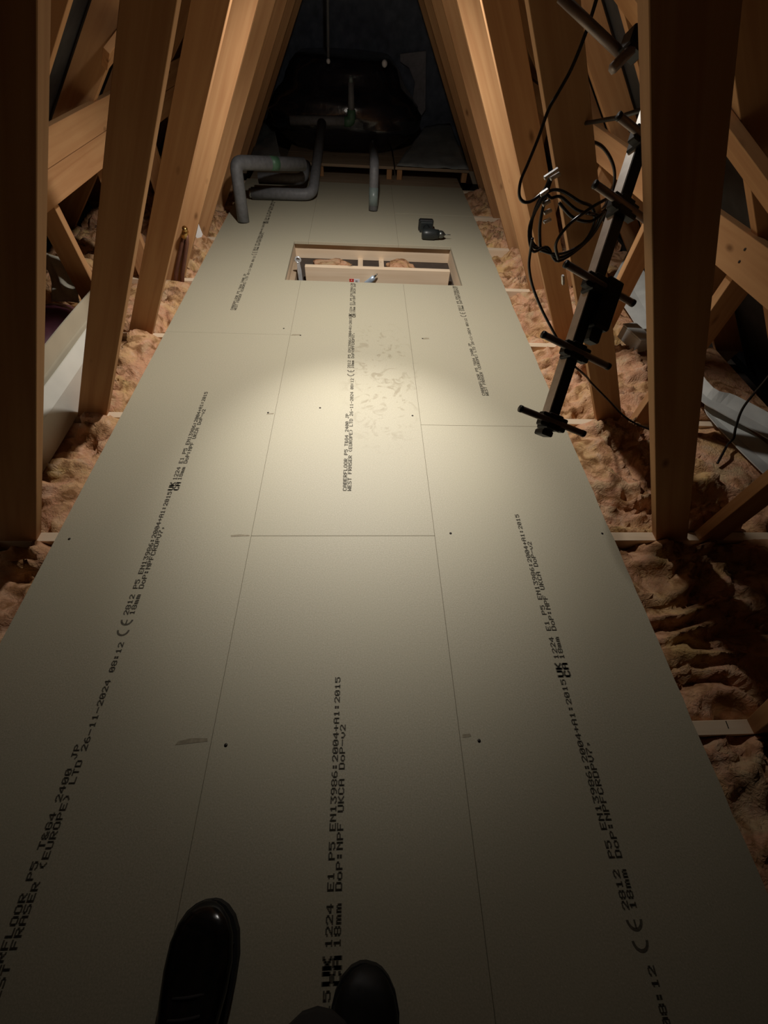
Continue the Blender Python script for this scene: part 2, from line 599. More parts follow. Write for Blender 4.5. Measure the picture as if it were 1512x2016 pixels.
def mark(po, pts, name='smudge'):
    top = [(x, y, 0.0004) for x, y in pts]
    n = len(top)
    vs = top + [(x, y, 0.0) for x, y in pts]
    fs = [tuple(range(n)), tuple(range(n, 2 * n))[::-1]] + [(i, n + i, n + (i + 1) % n, (i + 1) % n) for i in range(n)]
    MB().add(vs, fs).build(name, 'smudge', po)


mark(P_L1, [(-0.425, 0.7475), (-0.366, 0.7505), (-0.366, 0.7545), (-0.40, 0.757), (-0.428, 0.7535)])
mark(P_L1, [(-0.395, 1.353), (-0.366, 1.357), (-0.366, 1.363), (-0.392, 1.360)])
mark(P_L1, [(-0.445, 0.152), (-0.37, 0.158), (-0.372, 0.165), (-0.41, 0.166), (-0.44, 0.160)])
mark(P_R0, [(0.253, 0.150), (0.275, 0.153), (0.273, 0.159), (0.253, 0.158)])
mark(P_R1, [(0.31, 1.952), (0.345, 1.957), (0.342, 1.968), (0.315, 1.966)])
mark(P_C1, [(-0.358, 1.956), (-0.31, 1.960), (-0.312, 1.968), (-0.35, 1.968)])

# ------------------------------------------------------------------ roof trusses, 600 mm apart
B, S = 1.024, 0.609
Wd = 0.113                                          # web depth measured level
CI, CO = 1.885, 2.035                               # underside and top of the rafters, |x| + z


def make_truss(loc):
    t = thing('roof_truss', '', 'roof truss', loc, 'timber roof trusses')
    h = 0.0175

    def piece(name, poly, d):
        MB().prism([(x + loc[0], z) for x, z in poly], 'y', loc[1] - h, loc[1] + h, (d[0], 0, d[1])).build(name, 'pine', t, bevel=0.0012)
    MB().prism([(x + loc[0], z) for x, z in [(-2.03, -0.018), (2.03, -0.018), (2.0, -0.115), (-2.0, -0.115)]], 'y', loc[1] - h, loc[1] + h, (1, 0, 0)).build('ceiling_tie', 'pale_pine', t, bevel=0.0012)
    for s in (-1, 1):
        zb = -0.0175
        poly = [(s * (B - S * zb), zb), (s * (B + Wd - S * zb), zb), (s * 0.001, (B + Wd) / S), (s * 0.001, B / S)]
        piece('web', poly, (-s * S, 1))
        piece('post', [(s * 1.19, zb), (s * 1.277, zb), (s * 1.277, CI - 1.278), (s * 1.19, CI - 1.191)], (0, 1))
        piece('rafter', [(s * (CI - zb), zb), (s * (CO - zb), zb), (s * 0.001, CO), (s * 0.001, CI)], (-s, 1))
    for dy in (-h - 0.0012, h):
        MB().box((loc[0] - 0.07, loc[1] + dy, 1.80), (loc[0] + 0.07, loc[1] + dy + 0.0012, 1.93)).build('nail_plate', 'galv', t)
    return t


truss_labels = [
    'nearest timber roof truss, only its joist shows beside the board near the bottom corner',
    'timber roof truss whose big dark web stands in front of the aerial',
    'timber roof truss whose web foot stands at the end of the white leaning panels',
    'timber roof truss with dark reddish webs just this side of the lit ones',
    'first brightly lit timber truss, carrying the white paper tag',
    'second brightly lit timber truss, its joist forming the far edge of the hatch',
    'timber truss whose joist ends beside the floor near the black drill',
    'timber truss under the far end of the chipboard floor, before the tank stand',
    'dim timber truss standing beside the front of the black wrapped tank',
]
truss0 = make_truss((XC, YT[0], -0.115))
truss0['label'] = truss_labels[0]
for k in range(1, 9):
    t = copy_tree(truss0)
    t.location = (XC, YT[k], -0.115)
    t['label'] = truss_labels[k]
# pencil line across the nearest joist
bpy.context.view_layer.update()
tie0 = [o for o in bpy.data.objects if o.parent == truss0 and o.name.startswith('ceiling_tie')][0]
MB().obox((0.966, YT[0] + 0.006, -0.0178), (0.0012, 0.0, 0), (0.001, 0.009, 0), (0, 0, 0.0003)).build('pencil_line', 'screw', tie0)

# ---- boards fixed along the posts and under the rafters
tag(MB().box((-1.197, 0.0, 0.629), (-1.163, 5.7, 0.722), (0, 1, 0)).build('binder_board', 'pine', bevel=0.0012),
    'upper pine board of the close pair running along the posts opposite the aerial', 'board', 'boards along the posts')
tag(MB().box((-1.197, 0.0, 0.533), (-1.163, 5.7, 0.627), (0, 1, 0)).build('binder_board', 'pine', bevel=0.0012),
    'lower pine board of the close pair running along the posts opposite the aerial', 'board', 'boards along the posts')
wide = MB().box((1.147, 0.0, 0.604), (1.181, 5.7, 0.709), (0, 1, 0)).build('binder_board', 'pine', bevel=0.0012)
tag(wide,
    'single wide pine board along the posts behind the aerial, two dark nail heads', 'board', 'boards along the posts')
for y, z in ((1.331, 0.678), (1.321, 0.648)):
    MB().tube([(1.1472, y, z), (1.1455, y, z)], 0.0042, 8).build('nail_head', 'screw', wide)
r2 = math.sqrt(0.5)


def brace(s, pts_y_sl, label):
    """Diagonal board flat under the rafters; slope distance sl = |x| * sqrt(2)."""
    (ya, sa), (yb, sb) = pts_y_sl
    down = Vector((s * r2, 0, -r2))
    nrm = Vector((-s * r2, 0, -r2))
    top = Vector((XC, 0, CI))
    a = top + Vector((0, ya, 0)) + down * sa
    b = top + Vector((0, yb, 0)) + down * sb
    d = (b - a)
    w = d.normalized().cross(nrm).normalized()
    c = (a + b) / 2 + nrm * 0.0125
    tag(MB().obox(c, d / 2, w * 0.046, nrm * 0.0115, d).build('diagonal_brace', 'pine', bevel=0.001), label, 'brace', 'diagonal braces under the rafters')


brace(1, ((2.1, 0.90), (1.05, 1.555)), 'diagonal pine brace under the rafters behind the aerial')
brace(-1, ((3.3, 0.82), (2.42, 1.43)), 'diagonal pine brace under the rafters above the pair of boards')

# ------------------------------------------------------------------ glass wool between the joists
def wool_height(x, y, seed, s):
    ax = abs(x - XC)
    q = Vector((x * 3.4 + seed * 3.7, y * 3.4, seed * 1.3))
    wv = noise.noise_vector(q * 0.8) * 0.8
    q = q + wv
    h1 = noise.noise(q)                                            # big lumps
    h2 = 1 - abs(noise.noise(Vector((q.x * 1.3, q.y * 2.8, 4.0)))) * 2.4   # folded ridges
    h3 = 1 - abs(noise.noise(Vector((q.x * 2.6 + 3, q.y * 6.0, 9.0)) + wv * 2)) * 2.2
    h4 = 1 - abs(noise.noise(Vector((q.x * 5.0, q.y * 13.0, 2.0)) + wv * 4)) * 2.0   # fine wrinkles
    edge = min(1.0, max(0.0, (ax - 0.86) / 0.2))
    amp = 0.030 + 0.036 * edge
    z = -0.060 + 0.034 * edge + amp * (0.85 * h1 + 0.75 * h2 + 0.55 * h3 + 0.26 * h4) - 0.55 * amp
    if ax > 1.25:
        z += 0.05 * min(1, (ax - 1.25) / 0.2)
    k = seed // 2
    if s < 0 and k <= 2 and 1.11 < ax < 1.22:
        z = min(z, -0.024)
    if s < 0 and k in (2, 3) and ax > 1.2:
        z = min(z, -0.028)
    if s > 0 and k in (0, 1, 2, 3, 4) and ax > 1.36:
        z = min(z, 0.022)
    return z


def wool_bay(k, s, label):
    y0 = (YT[k] if k >= 0 else -0.44) + 0.0185
    y1 = (YT[k + 1] if k >= 0 else 0.16) - 0.0185
    x0, x1 = (XC + s * 0.80, XC + s * 1.84)
    near = y1 < 4.0
    nx, ny = (84, 52) if near else (50, 30)

    def fn(u, v):
        x = x0 + (x1 - x0) * u
        y = y0 + (y1 - y0) * v
        z = wool_height(x, y, k * 2 + (s > 0), s)
        e = min(v, 1 - v)
        z -= 0.03 * max(0, 1 - e / 0.07) ** 2                   # rolled edge against the joist
        xin = (XL if s < 0 else XR)
        if (s > 0 and x < xin + 0.03) or (s < 0 and x > xin - 0.03):
            z = min(z, -0.022)
        lim = CI - abs(x - XC) - 0.02
        return (x, y, max(-0.112, min(z, lim)))
    mb = MB()
    mb.grid(nx, ny, fn)
    # closing skirt down to the ceiling boards
    idx = [i for i in range(nx)] + [j * nx + nx - 1 for j in range(1, ny)] + [(ny - 1) * nx + i for i in range(nx - 2, -1, -1)] + [j * nx for j in range(ny - 2, 0, -1)]
    top = [mb.v[i].copy() for i in idx]
    m = len(top)
    mb.add([tuple(p) for p in top] + [(p.x, p.y, -0.1155) for p in top], [(i, (i + 1) % m, m + (i + 1) % m, m + i) for i in range(m)], None, True)
    o = mb.build('insulation_roll', 'wool')
    tag(o, label, 'insulation', 'glass wool rolls between the joists')


wool_right = {
    -1: 'glass wool insulation nearest the bottom corner, this side of the nearest joist',
    0: 'big tawny glass wool heap beside the board, just before the aerial side dark web',
    1: 'pinkish glass wool roll under the lowest aerial rod',
    2: 'rippled orange glass wool roll beside the board, behind the aerial boom',
    3: 'orange glass wool roll under the hanging black cable, next to the board',
    4: 'pink glass wool roll beside the corner of the hatch nearest the drill',
    5: 'glass wool roll between joists just beyond the hatch on the drill side',
    6: 'dim glass wool roll beside the drill end of the floor',
}
wool_left = {
    0: 'glass wool roll at the foot of the near web opposite the aerial',
    1: 'folded brown glass wool roll in front of the white leaning panels',
    2: 'yellow glass wool roll behind the end of the white leaning panels',
    3: 'grey yellow glass wool roll around the foot of the copper pipes',
    4: 'salmon pink glass wool roll behind the copper pipes',
    5: 'brown glass wool roll beside the foot of the grey lagged pipe',
    6: 'dim glass wool roll behind the grey lagged pipes',
}
for k, lb in wool_right.items():
    wool_bay(k, 1, lb)
for k, lb in wool_left.items():
    wool_bay(k, -1, lb)


def wool_lump(c, r, seed, label):
    mb = MB()
    n, m = 26, 16
    rings = []
    for j in range(m):
        ph = math.pi * (j + 0.5) / m - math.pi / 2
        ring = []
        for i in range(n):
            th = 2 * math.pi * i / n
            d = Vector((math.cos(ph) * math.cos(th), math.cos(ph) * math.sin(th), math.sin(ph)))
            f = 1 + 0.35 * noise.noise(d * 1.6 + Vector((seed, 0, 0))) + 0.16 * noise.noise(d * 4.5 + Vector((0, seed, 0)))
            p = Vector((c[0] + d.x * r[0] * f, c[1] + d.y * r[1] * f, c[2] + d.z * r[2] * f))
            p.z = max(p.z, c[2] - r[2] * 0.55)
            ring.append(p)
        rings.append(ring)
    mb.loft(rings)
    tag(mb.build('insulation_offcut', 'wool'), label, 'insulation')


# glass wool seen down in the hatch, and a spare lump behind the white panels
wool_lump((-0.20, 2.99, -0.097), (0.14, 0.09, 0.022), 3.1, 'brown glass wool scrap down in the hatch near the spanner')
wool_lump((0.26, 3.02, -0.094), (0.09, 0.08, 0.030), 8.4, 'pink glass wool scrap down in the hatch beside the short battens')
wool_lump((-1.52, 2.33, 0.04), (0.16, 0.19, 0.11), 5.2, 'orange glass wool lump lying behind the white leaning panels')

# ------------------------------------------------------------------ the hatch timbers
tr = thing('hatch_trimmer', 'pale lower timber across the hatch, with red and white label', 'timber', (0.1, 2.80, -0.115))
MB().box((-0.36, 2.7825, -0.115), (0.563, 2.8175, -0.019), (1, 0, 0)).build('timber', 'pale_pine', tr, bevel=0.0015)
lb = MB().box((-0.082, 2.7819, -0.131 + 0.017), (-0.016, 2.7825, -0.082)).build('paper_label', 'paper', tr)
MB().box((-0.082, 2.7816, -0.114), (-0.053, 2.7819, -0.082)).build('red_half', 'red', lb)
mk = MB()
mk.box((-0.0425, 2.7816, -0.103), (-0.0275, 2.7819, -0.100))
mk.box((-0.0425, 2.7816, -0.096), (-0.0275, 2.7819, -0.093))
mk.box((-0.041, 2.7816, -0.1), (-0.038, 2.7819, -0.092))
mk.build('printed_mark', 'black_ink', lb)
mk = MB()
mk.prism([(-0.071, -0.088), (-0.064, -0.088), (-0.0675, -0.097)], 'y', 2.7814, 2.7816)
mk.box((-0.071, 2.7814, -0.108), (-0.064, 2.7816, -0.104))
mk.build('white_print', 'paper', lb)
for y0, y1, x0, x1, lab in ((2.5785, 3.1415, -0.49, -0.457, 'pine side timber of the hatch next to the spanner'),
                            (2.5785, 3.1415, 0.607, 0.642, 'pine side timber of the hatch on the drill side')):
    tag(MB().box((x0, y0, -0.115), (x1, y1, -0.0185), (0, 1, 0)).build('hatch_side_timber', 'pale_pine', bevel=0.0012), lab, 'timber')
tag(MB().box((-0.452, 2.5785, -0.115), (-0.418, 2.95, -0.060), (0, 1, 0)).build('hatch_batten', 'old_timber', bevel=0.001),
    'short reddish brown batten in the hatch corner behind the spanner', 'timber')
for x, lab in ((-0.012, 'short upright looking batten end in the hatch gap, the one nearer the spanner'), (0.133, 'short batten end in the hatch gap, the one nearer the drill')):
    tag(MB().box((x - 0.017, 2.8185, -0.1160), (x + 0.017, 3.1415, -0.102), (0, 1, 0)).build('hatch_noggin', 'pale_pine', bevel=0.001), lab, 'timber', 'short battens in the hatch')

# adjustable spanner leaning against the trimmer
sp = thing('adjustable_spanner', 'shiny steel spanner standing upright in the hatch corner', 'spanner', (-0.395, 2.77, -0.115))
sx, sy = -0.395, 2.771
pts = [(0.0, -0.113), (0.012, -0.113), (0.013, -0.04), (0.009, 0.0), (0.010, 0.006), (-0.010, 0.006), (-0.009, 0.0), (-0.012, -0.04), (-0.012, -0.113)]
MB().prism([(sx + 0.02 * (-z) * 1.2 + x, z) for x, z in pts], 'y', sy - 0.004, sy + 0.004).build('handle', 'tool_steel', sp, bevel=0.0012)
ringp = []
for i in range(20):
    a = 2 * math.pi * i / 20
    ringp.append((sx - 0.001 + 0.0155 * math.cos(a), sy, 0.023 + 0.0155 * math.sin(a)))
MB().tube(ringp, 0.0052, 8, closed=True).build('jaw', 'tool_steel', sp)
MB().box((sx - 0.011, sy - 0.0045, 0.018), (sx + 0.009, sy + 0.0045, 0.0225)).build('jaw_slide', 'tool_steel', sp)

# silver-blue foil tube on its side
ft = thing('sealant_tube', 'silver blue foil tube with dark ends leaning on the lower hatch timber', 'tube', (0.05, 2.765, -0.115))
a, b = Vector((0.022, 2.762, -0.112)), Vector((0.078, 2.764, -0.058))
rr = []
ax = (b - a).normalized()
for t, ru, rv in ((0, 0.021, 0.004), (0.25, 0.020, 0.010), (0.6, 0.017, 0.0135), (0.95, 0.0145, 0.0145), (1.0, 0.007, 0.007)):
    c = a.lerp(b, t)
    u = ax.cross(Vector((0, 1, 0))).normalized()
    w = Vector((0, 1, 0))
    rr.append([c + u * ru * math.cos(2 * math.pi * k / 14) + w * rv * math.sin(2 * math.pi * k / 14) for k in range(14)])
MB().loft(rr).build('body', 'foil', ft)
MB().tube([b, b + ax * 0.012, b + ax * 0.026], [0.006, 0.005, 0.0025], 10).build('nozzle', 'drill_steel', ft)

# ------------------------------------------------------------------ cordless drill on the far floor
dr = thing('cordless_drill', 'black cordless drill lying on the floor beyond the hatch', 'drill', (0.49, 3.25, 0))
zc = 0.034


def ring_x(x, r, ry=None, cy=3.225, n=16):
    ry = ry or r
    return [Vector((x, cy + ry * math.cos(2 * math.pi * k / n), zc + r * math.sin(2 * math.pi * k / n))) for k in range(n)]


MB().loft([ring_x(0.412, 0.022), ring_x(0.418, 0.031), ring_x(0.45, 0.0335), ring_x(0.495, 0.0335), ring_x(0.505, 0.029), ring_x(0.528, 0.027)]).build('motor_housing', 'drill_body', dr)
MB().loft([ring_x(0.5285, 0.023), ring_x(0.545, 0.0235), ring_x(0.557, 0.021), ring_x(0.568, 0.012), ring_x(0.572, 0.007)]).build('chuck', 'drill_steel', dr)
MB().tube([(0.571, 3.225, zc), (0.612, 3.225, zc)], [0.0032, 0.002], 8).build('bit', 'drill_steel', dr)
hr = []
for t, w, hgt in ((0, 0.022, 0.020), (0.3, 0.018, 0.019), (0.7, 0.019, 0.020), (1, 0.024, 0.023)):
    y = 3.252 + 0.085 * t
    hr.append([Vector((0.462 - 0.008 * t + w * math.cos(2 * math.pi * k / 12), y, 0.030 + hgt * math.sin(2 * math.pi * k / 12))) for k in range(12)])
MB().loft(hr).build('grip', 'drill_body', dr)
MB().box((0.472, 3.262, 0.022), (0.489, 3.290, 0.038)).build('trigger', 'rubber', dr, bevel=0.002)
MB().box((0.408, 3.338, 0.0), (0.500, 3.363, 0.066)).build('battery_mount', 'drill_body', dr, bevel=0.006)
MB().box((0.402, 3.3635, 0.0), (0.506, 3.408, 0.070)).build('battery_pack', 'black_plastic', dr, bevel=0.008)

# ------------------------------------------------------------------ lagged pipes
def pipe_thing(name, label, parts, bands=(), loc=None):
    t = thing(name, label, 'pipe', loc or parts[0][1][0])
    for nm, pts, r, mat in parts:
        MB().tube(pts, r, 14).build(nm, mat, t)
    for p, q, r, mat in bands:
        MB().tube([p, q], r, 14).build('tape_band', mat, t)
    return t


def elbowed(a, b, c, n=6, cut=0.06):
    a, b, c = Vector(a), Vector(b), Vector(c)
    p, q = b + (a - b).normalized() * cut, b + (c - b).normalized() * cut
    return [a] + [p.lerp(b, t / n).lerp(b.lerp(q, t / n), t / n) for t in range(n + 1)] + [c]


up1 = elbowed((-0.838, 3.405, 0.001), (-0.832, 3.47, 0.315), (-0.43, 3.84, 0.235), cut=0.05)
pipe_thing('lagged_pipe', 'grey lagged pipe rising from the floor edge and turning towards the tank',
           [('foam_sleeve', up1, 0.040, 'lag')],
           [((-0.64, 3.647, 0.277), (-0.595, 3.688, 0.268), 0.0412, 'green_tape')])
lo = elbowed((-0.845, 3.86, 0.042), (-0.385, 3.88, 0.042), (-0.335, 4.60, 0.325), cut=0.08)
pipe_thing('lagged_pipe', 'grey lagged pipe lying on the floor, bending up to the tank tee',
           [('foam_sleeve', lo, 0.038, 'lag'), ('end_collar', [(-0.862, 3.86, 0.042), (-0.845, 3.86, 0.042)], 0.030, 'galv')])
lo2 = elbowed((-0.80, 3.98, 0.105), (-0.46, 3.99, 0.105), (-0.45, 4.22, 0.14), cut=0.08)
pipe_thing('lagged_pipe', 'shorter grey lagged pipe just behind the one lying on the floor', [('foam_sleeve', lo2, 0.036, 'lag')])
pipe_thing('lagged_pipe', 'grey lagged tee pipe with green elbow in front of the tank',
           [('foam_sleeve', [(-0.60, 4.655, 0.325), (-0.115, 4.655, 0.338)], 0.032, 'lag'),
            ('riser', [(-0.092, 4.655, 0.36), (-0.092, 4.655, 0.565)], [0.029, 0.022], 'lag'),
            ('riser_cap', [(-0.092, 4.655, 0.565), (-0.092, 4.655, 0.595)], [0.019, 0.014], 'grey_tape')],
           [], (-0.35, 4.655, 0.3))
teet = [o for o in bpy.data.objects if o.name.startswith('lagged_pipe') and o.parent is None][-1]
MB().tube(elbowed((-0.15, 4.655, 0.3375), (-0.092, 4.655, 0.335), (-0.092, 4.655, 0.41), cut=0.03), 0.0345, 14).build('elbow', 'green_tape', teet)
pc = elbowed((0.083, 3.735, 0.001), (0.087, 3.80, 0.27), (0.09, 4.62, 0.20), cut=0.07)
pipe_thing('lagged_pipe', 'single grey lagged pipe coming out of the floor in front of the tank',
           [('foam_sleeve', pc, 0.034, 'lag')], [((0.0835, 3.742, 0.03), (0.085, 3.768, 0.135), 0.0352, 'grey_tape')])

# copper pipes with a brass valve beside the tagged web
cp = thing('copper_pipes', 'pair of brown copper pipes with brass valve against the tagged web', 'pipe', (-1.05, 2.49, -0.1))
for dx in (0.0, 0.036):
    MB().tube([(-1.098 + dx, 2.505, -0.09), (-1.060 + dx, 2.52, 0.03), (-0.975 + dx * 0.7, 2.53, 0.185), (-0.950 + dx * 0.3, 2.53, 0.225)], 0.0105, 10).build('pipe', 'copper', cp)
MB().tube([(-0.957, 2.528, 0.212), (-0.936, 2.528, 0.246)], [0.017, 0.015], 10).build('valve_body', 'brass', cp)
MB().tube([(-0.938, 2.522, 0.245), (-0.929, 2.505, 0.262)], [0.010, 0.014], 10).build('valve_head', 'brass', cp)

tg = MB()
tg.prism([(-0.864, 0.272), (-0.897, 0.214), (-0.893, 0.205), (-0.866, 0.212), (-0.857, 0.225)], 'y', 2.5412, 2.5424)
tag(tg.build('paper_tag', 'paper'), 'small white pointed paper tag on the first brightly lit web', 'tag')

# ------------------------------------------------------------------ the wrapped tank on its stand
def stand(x0, x1, label, legs, y0=4.50, y1=5.75):
    t = thing('tank_stand', label, 'stand', ((x0 + x1) / 2, y0, 0), 'low timber stands')
    nb = 4
    w = (y1 - y0) / nb
    for i in range(nb):
        MB().box((x0, y0 + i * w + 0.002, 0.072), (x1, y0 + (i + 1) * w - 0.002, 0.092), (1, 0, 0)).build('deck_board', 'old_timber', t, bevel=0.0015)
    for x in legs:
        for y in (y0 + 0.012, y1 - 0.06):
            MB().box((x - 0.022, y, 0.0), (x + 0.022, y + 0.05, 0.0715), (0, 0, 1)).build('leg', 'pine', t, bevel=0.0012)
    return t


stand(-0.66, 0.272, 'low timber stand under the black wrapped tank', (-0.36, 0.235))
stand(0.285, 0.93, 'low timber stand under the grey plastic sheet', (0.325, 0.90))
tag(MB().box((-0.95, 4.367, -0.018), (0.86, 5.80, -0.001), (1, 0, 0)).build('boarding', 'old_timber'), 'brown boarding under the tank stands past the chipboard', 'board')

tank = thing('water_tank', 'big bulging tank wrapped in shiny black plastic on its stand', 'tank', (-0.16, 5.15, 0.0925))
prof = [(0.0, 0.45), (0.06, 0.54), (0.16, 0.65), (0.25, 0.665), (0.33, 0.59), (0.42, 0.49), (0.51, 0.44), (0.57, 0.38)]


def tank_ring(j, scale=1.0, z=None):
    z0, hw = prof[j]
    n = 56
    ring = []
    for i in range(n):
        th = 2 * math.pi * i / n
        ct, st = math.cos(th), math.sin(th)
        e = 0.62
        x = math.copysign(abs(ct) ** e, ct) * hw * scale
        y = math.copysign(abs(st) ** e, st) * min(0.46, hw * 0.75) * scale
        q = Vector((x * 4, y * 4, z0 * 6))
        d = 1 + 0.05 * noise.noise(q) + 0.035 * (1 - 2 * abs(noise.noise(q * 2.3)))
        ring.append(Vector((-0.16 + x * d, 5.22 + y * d, 0.0925 + (z0 if z is None else z) + (0.02 * noise.noise(q * 1.5) if 0 < j < 7 else 0))))
    return ring


def lerp_ring(a, b, t):
    return [p.lerp(q, t) for p, q in zip(a, b)]


rings = []
for j in range(len(prof) - 1):
    A, Bq = tank_ring(j), tank_ring(j + 1)
    for t in (0, 0.25, 0.5, 0.75):
        r = lerp_ring(A, Bq, t)
        rings.append([p + Vector((0, 0, 0.0)) + (p - Vector((-0.16, 5.22, p.z))).normalized() * (0.014 * noise.noise(p * 15) + 0.012 * (1 - 2 * abs(noise.noise(p * 9)))) for p in r])
rings.append(tank_ring(7))
rings.append(tank_ring(7, 0.6, 0.585))
MB().loft(rings).build('plastic_wrap', 'black_film', tank)
for dx, dz, r in ((-0.281, 0.70, 0.016), (0.182, 0.70, 0.023)):
    pass
vp = MB().tube([(-0.2745, 4.88, 0.662), (-0.258, 4.90, 1.02), (-0.245, 4.92, 1.42)], 0.011, 10)
tag(vp.build('vent_pipe', 'lag'), 'thin grey vent pipe rising from the black tank', 'pipe')


def ball(c, r, n=12):
    mb = MB()
    mb.loft([[Vector((c[0] + r * math.cos(p) * math.cos(2 * math.pi * k / n), c[1] + r * math.cos(p) * math.sin(2 * math.pi * k / n), c[2] + r * math.sin(p))) for k in range(n)]
             for p in [math.pi * (j + 0.5) / 9 - math.pi / 2 for j in range(9)]])
    return mb


ball((-0.2745, 4.86, 0.650), 0.016).build('vent_cap', 'cap', tank)
ball((0.176, 4.86, 0.656), 0.023).build('filler_cap', 'cap', tank)


def sheet(name, mat, corners, label, cat, nx=22, ny=16, amp=0.012, thick=0.0025, seed=0.0, zmin=None, sag=0.0):
    """A sheet between four corners (a b / d c), lightly crumpled, with thickness."""
    a, b, c, d = [Vector(p) for p in corners]
    nrm = (b - a).cross(d - a).normalized()

    def fn(off):
        def f(u, v):
            p = a.lerp(b, u).lerp(d.lerp(c, u), v)
            q = p * 7 + Vector((seed, seed, 0))
            p = p + nrm * (amp * noise.noise(q) + amp * 0.6 * (1 - 2 * abs(noise.noise(q * 1.7))) - sag * 4 * u * (1 - u) + off)
            if zmin is not None and p.z < zmin + off * 0:
                p.z = zmin + (thick if off else 0)
            return p
        return f
    mb = MB()
    mb.grid(nx, ny, fn(0.0))
    k = len(mb.v)
    mb.grid(nx, ny, fn(thick))
    idx = [i for i in range(nx)] + [j * nx + nx - 1 for j in range(1, ny)] + [(ny - 1) * nx + i for i in range(nx - 2, -1, -1)] + [j * nx for j in range(ny - 2, 0, -1)]
    m = len(idx)
    mb.f += [(idx[i], idx[(i + 1) % m], k + idx[(i + 1) % m], k + idx[i]) for i in range(m)]
    mb.s += [False] * m
    return tag(mb.build(name, mat), label, cat)


sheet('plastic_sheet', 'grey_film', ((0.295, 4.49, 0.098), (0.925, 4.49, 0.098), (0.86, 5.45, 0.22), (0.62, 5.45, 0.20)),
      'dusty grey plastic sheet over the low stand beside the tank', 'plastic sheet', amp=0.010, zmin=0.0935)
sheet('plastic_sheet', 'grey_film', ((-0.98, 4.50, 0.03), (-0.69, 4.50, 0.10), (-0.87, 5.45, 0.2), (-1.0, 5.45, 0.14)),
      'dusty grey plastic sheet behind the lagged pipes', 'plastic sheet', amp=0.012, seed=4.0)
tag(MB().prism([(0.355, 0.63), (0.60, 0.66), (0.645, 0.258), (0.60, 0.20), (0.60, 0.0), (0.53, 0.0), (0.504, 0.325), (0.516, 0.447), (0.448, 0.544), (0.359, 0.58)], 'y', 5.80, 5.83).build('grey_board', 'dark_insulation', bevel=0.002),
    'ragged grey board standing behind the tank on the drill side', 'board')
tag(MB().prism([(-0.72, 0.0), (-0.54, 0.0), (-0.52, 0.42), (-0.47, 0.52), (-0.42, 0.57), (-0.50, 0.60), (-0.60, 0.56), (-0.70, 0.42)], 'y', 5.80, 5.83).build('grey_board', 'dark_insulation', bevel=0.002),
    'ragged grey board standing behind the tank on the lagged pipe side', 'board')

# ------------------------------------------------------------------ white panels leaning beside the walkway
def lean_panel(pts, y0, y1, t, label, sagy=0.0, name='white_panel', skew=0.0, mat='white_sheet'):
    mb = MB()
    n = 24
    rings = []
    for i in range(n + 1):
        y = y0 + (y1 - y0) * i / n
        bow = 0.004 * math.sin(7 * y) + sagy * math.sin(math.pi * i / n)
        f = i / n * skew
        ring = [Vector((x + bow, y + f * (z + 0.017), z)) for x, z in pts] + [Vector((x - t + bow, y + f * (z + 0.017), z)) for x, z in reversed(pts)]
        rings.append(ring)
    mb.loft(rings, smooth=False)
    return tag(mb.build(name, mat), label, 'panel', 'white leaning panels')


lean_panel([(-1.184, -0.017), (-1.184, 0.08), (-1.177, 0.17), (-1.161, 0.245)], 0.40, 1.93, 0.006, 'long cream white panel on edge, the taller one behind, against the posts', mat='cream')
lean_panel([(-1.158, -0.017), (-1.150, 0.06), (-1.1455, 0.104), (-1.165, 0.157)], 0.35, 1.415, 0.005, 'lower white panel on edge in front of the taller one', skew=2.0)

sheet('crumpled_cloth', 'grey_cloth', ((-1.42, 1.96, 0.14), (-1.29, 1.95, 0.14), (-1.30, 2.00, 0.31), (-1.40, 2.02, 0.33)), 'crumpled pale grey cloth behind the white leaning panels', 'cloth', amp=0.03, seed=2.2)
bag = MB()
rg = []
for j in range(14):
    ph = math.pi * (j + 0.5) / 14 - math.pi / 2
    rg.append([Vector((-1.44 + 0.14 * math.cos(ph) * math.cos(th) * (1 + 0.2 * noise.noise(Vector((3 * math.cos(th), 3 * math.sin(th), 3 * ph)))), 1.83 + 0.22 * math.cos(ph) * math.sin(th),
                       max(-0.02, 0.045 + 0.10 * math.sin(ph) * (1 + 0.25 * noise.noise(Vector((2 * math.cos(th), 4, 3 * math.sin(th)))))))) for th in [2 * math.pi * k / 22 for k in range(22)]])
bag.loft(rg)
tag(bag.build('plastic_bag', 'purple'), 'dark purple plastic bag behind the white leaning panels', 'bag')


# ------------------------------------------------------------------ white plastic along the eaves behind the aerial
def strip(outer, inner, label, thick=0.004, seed=0):
    o, i = smooth_path(outer, 5), smooth_path(inner, 5)
    m = min(len(o), len(i))
    mb = MB()
    rings = []
    for k in range(m):
        a, b = i[k], o[k]
        mid = (a + b) / 2 + Vector((0, 0, -0.012))
        rings.append([a, mid, b, b + Vector((0, 0, thick)), mid + Vector((0, 0, thick)), a + Vector((0, 0, thick))])
    mb.loft(rings, smooth=False)
    return tag(mb.build('eaves_strip', 'dust_white'), label, 'plastic strip', 'white plastic strips at the eaves')


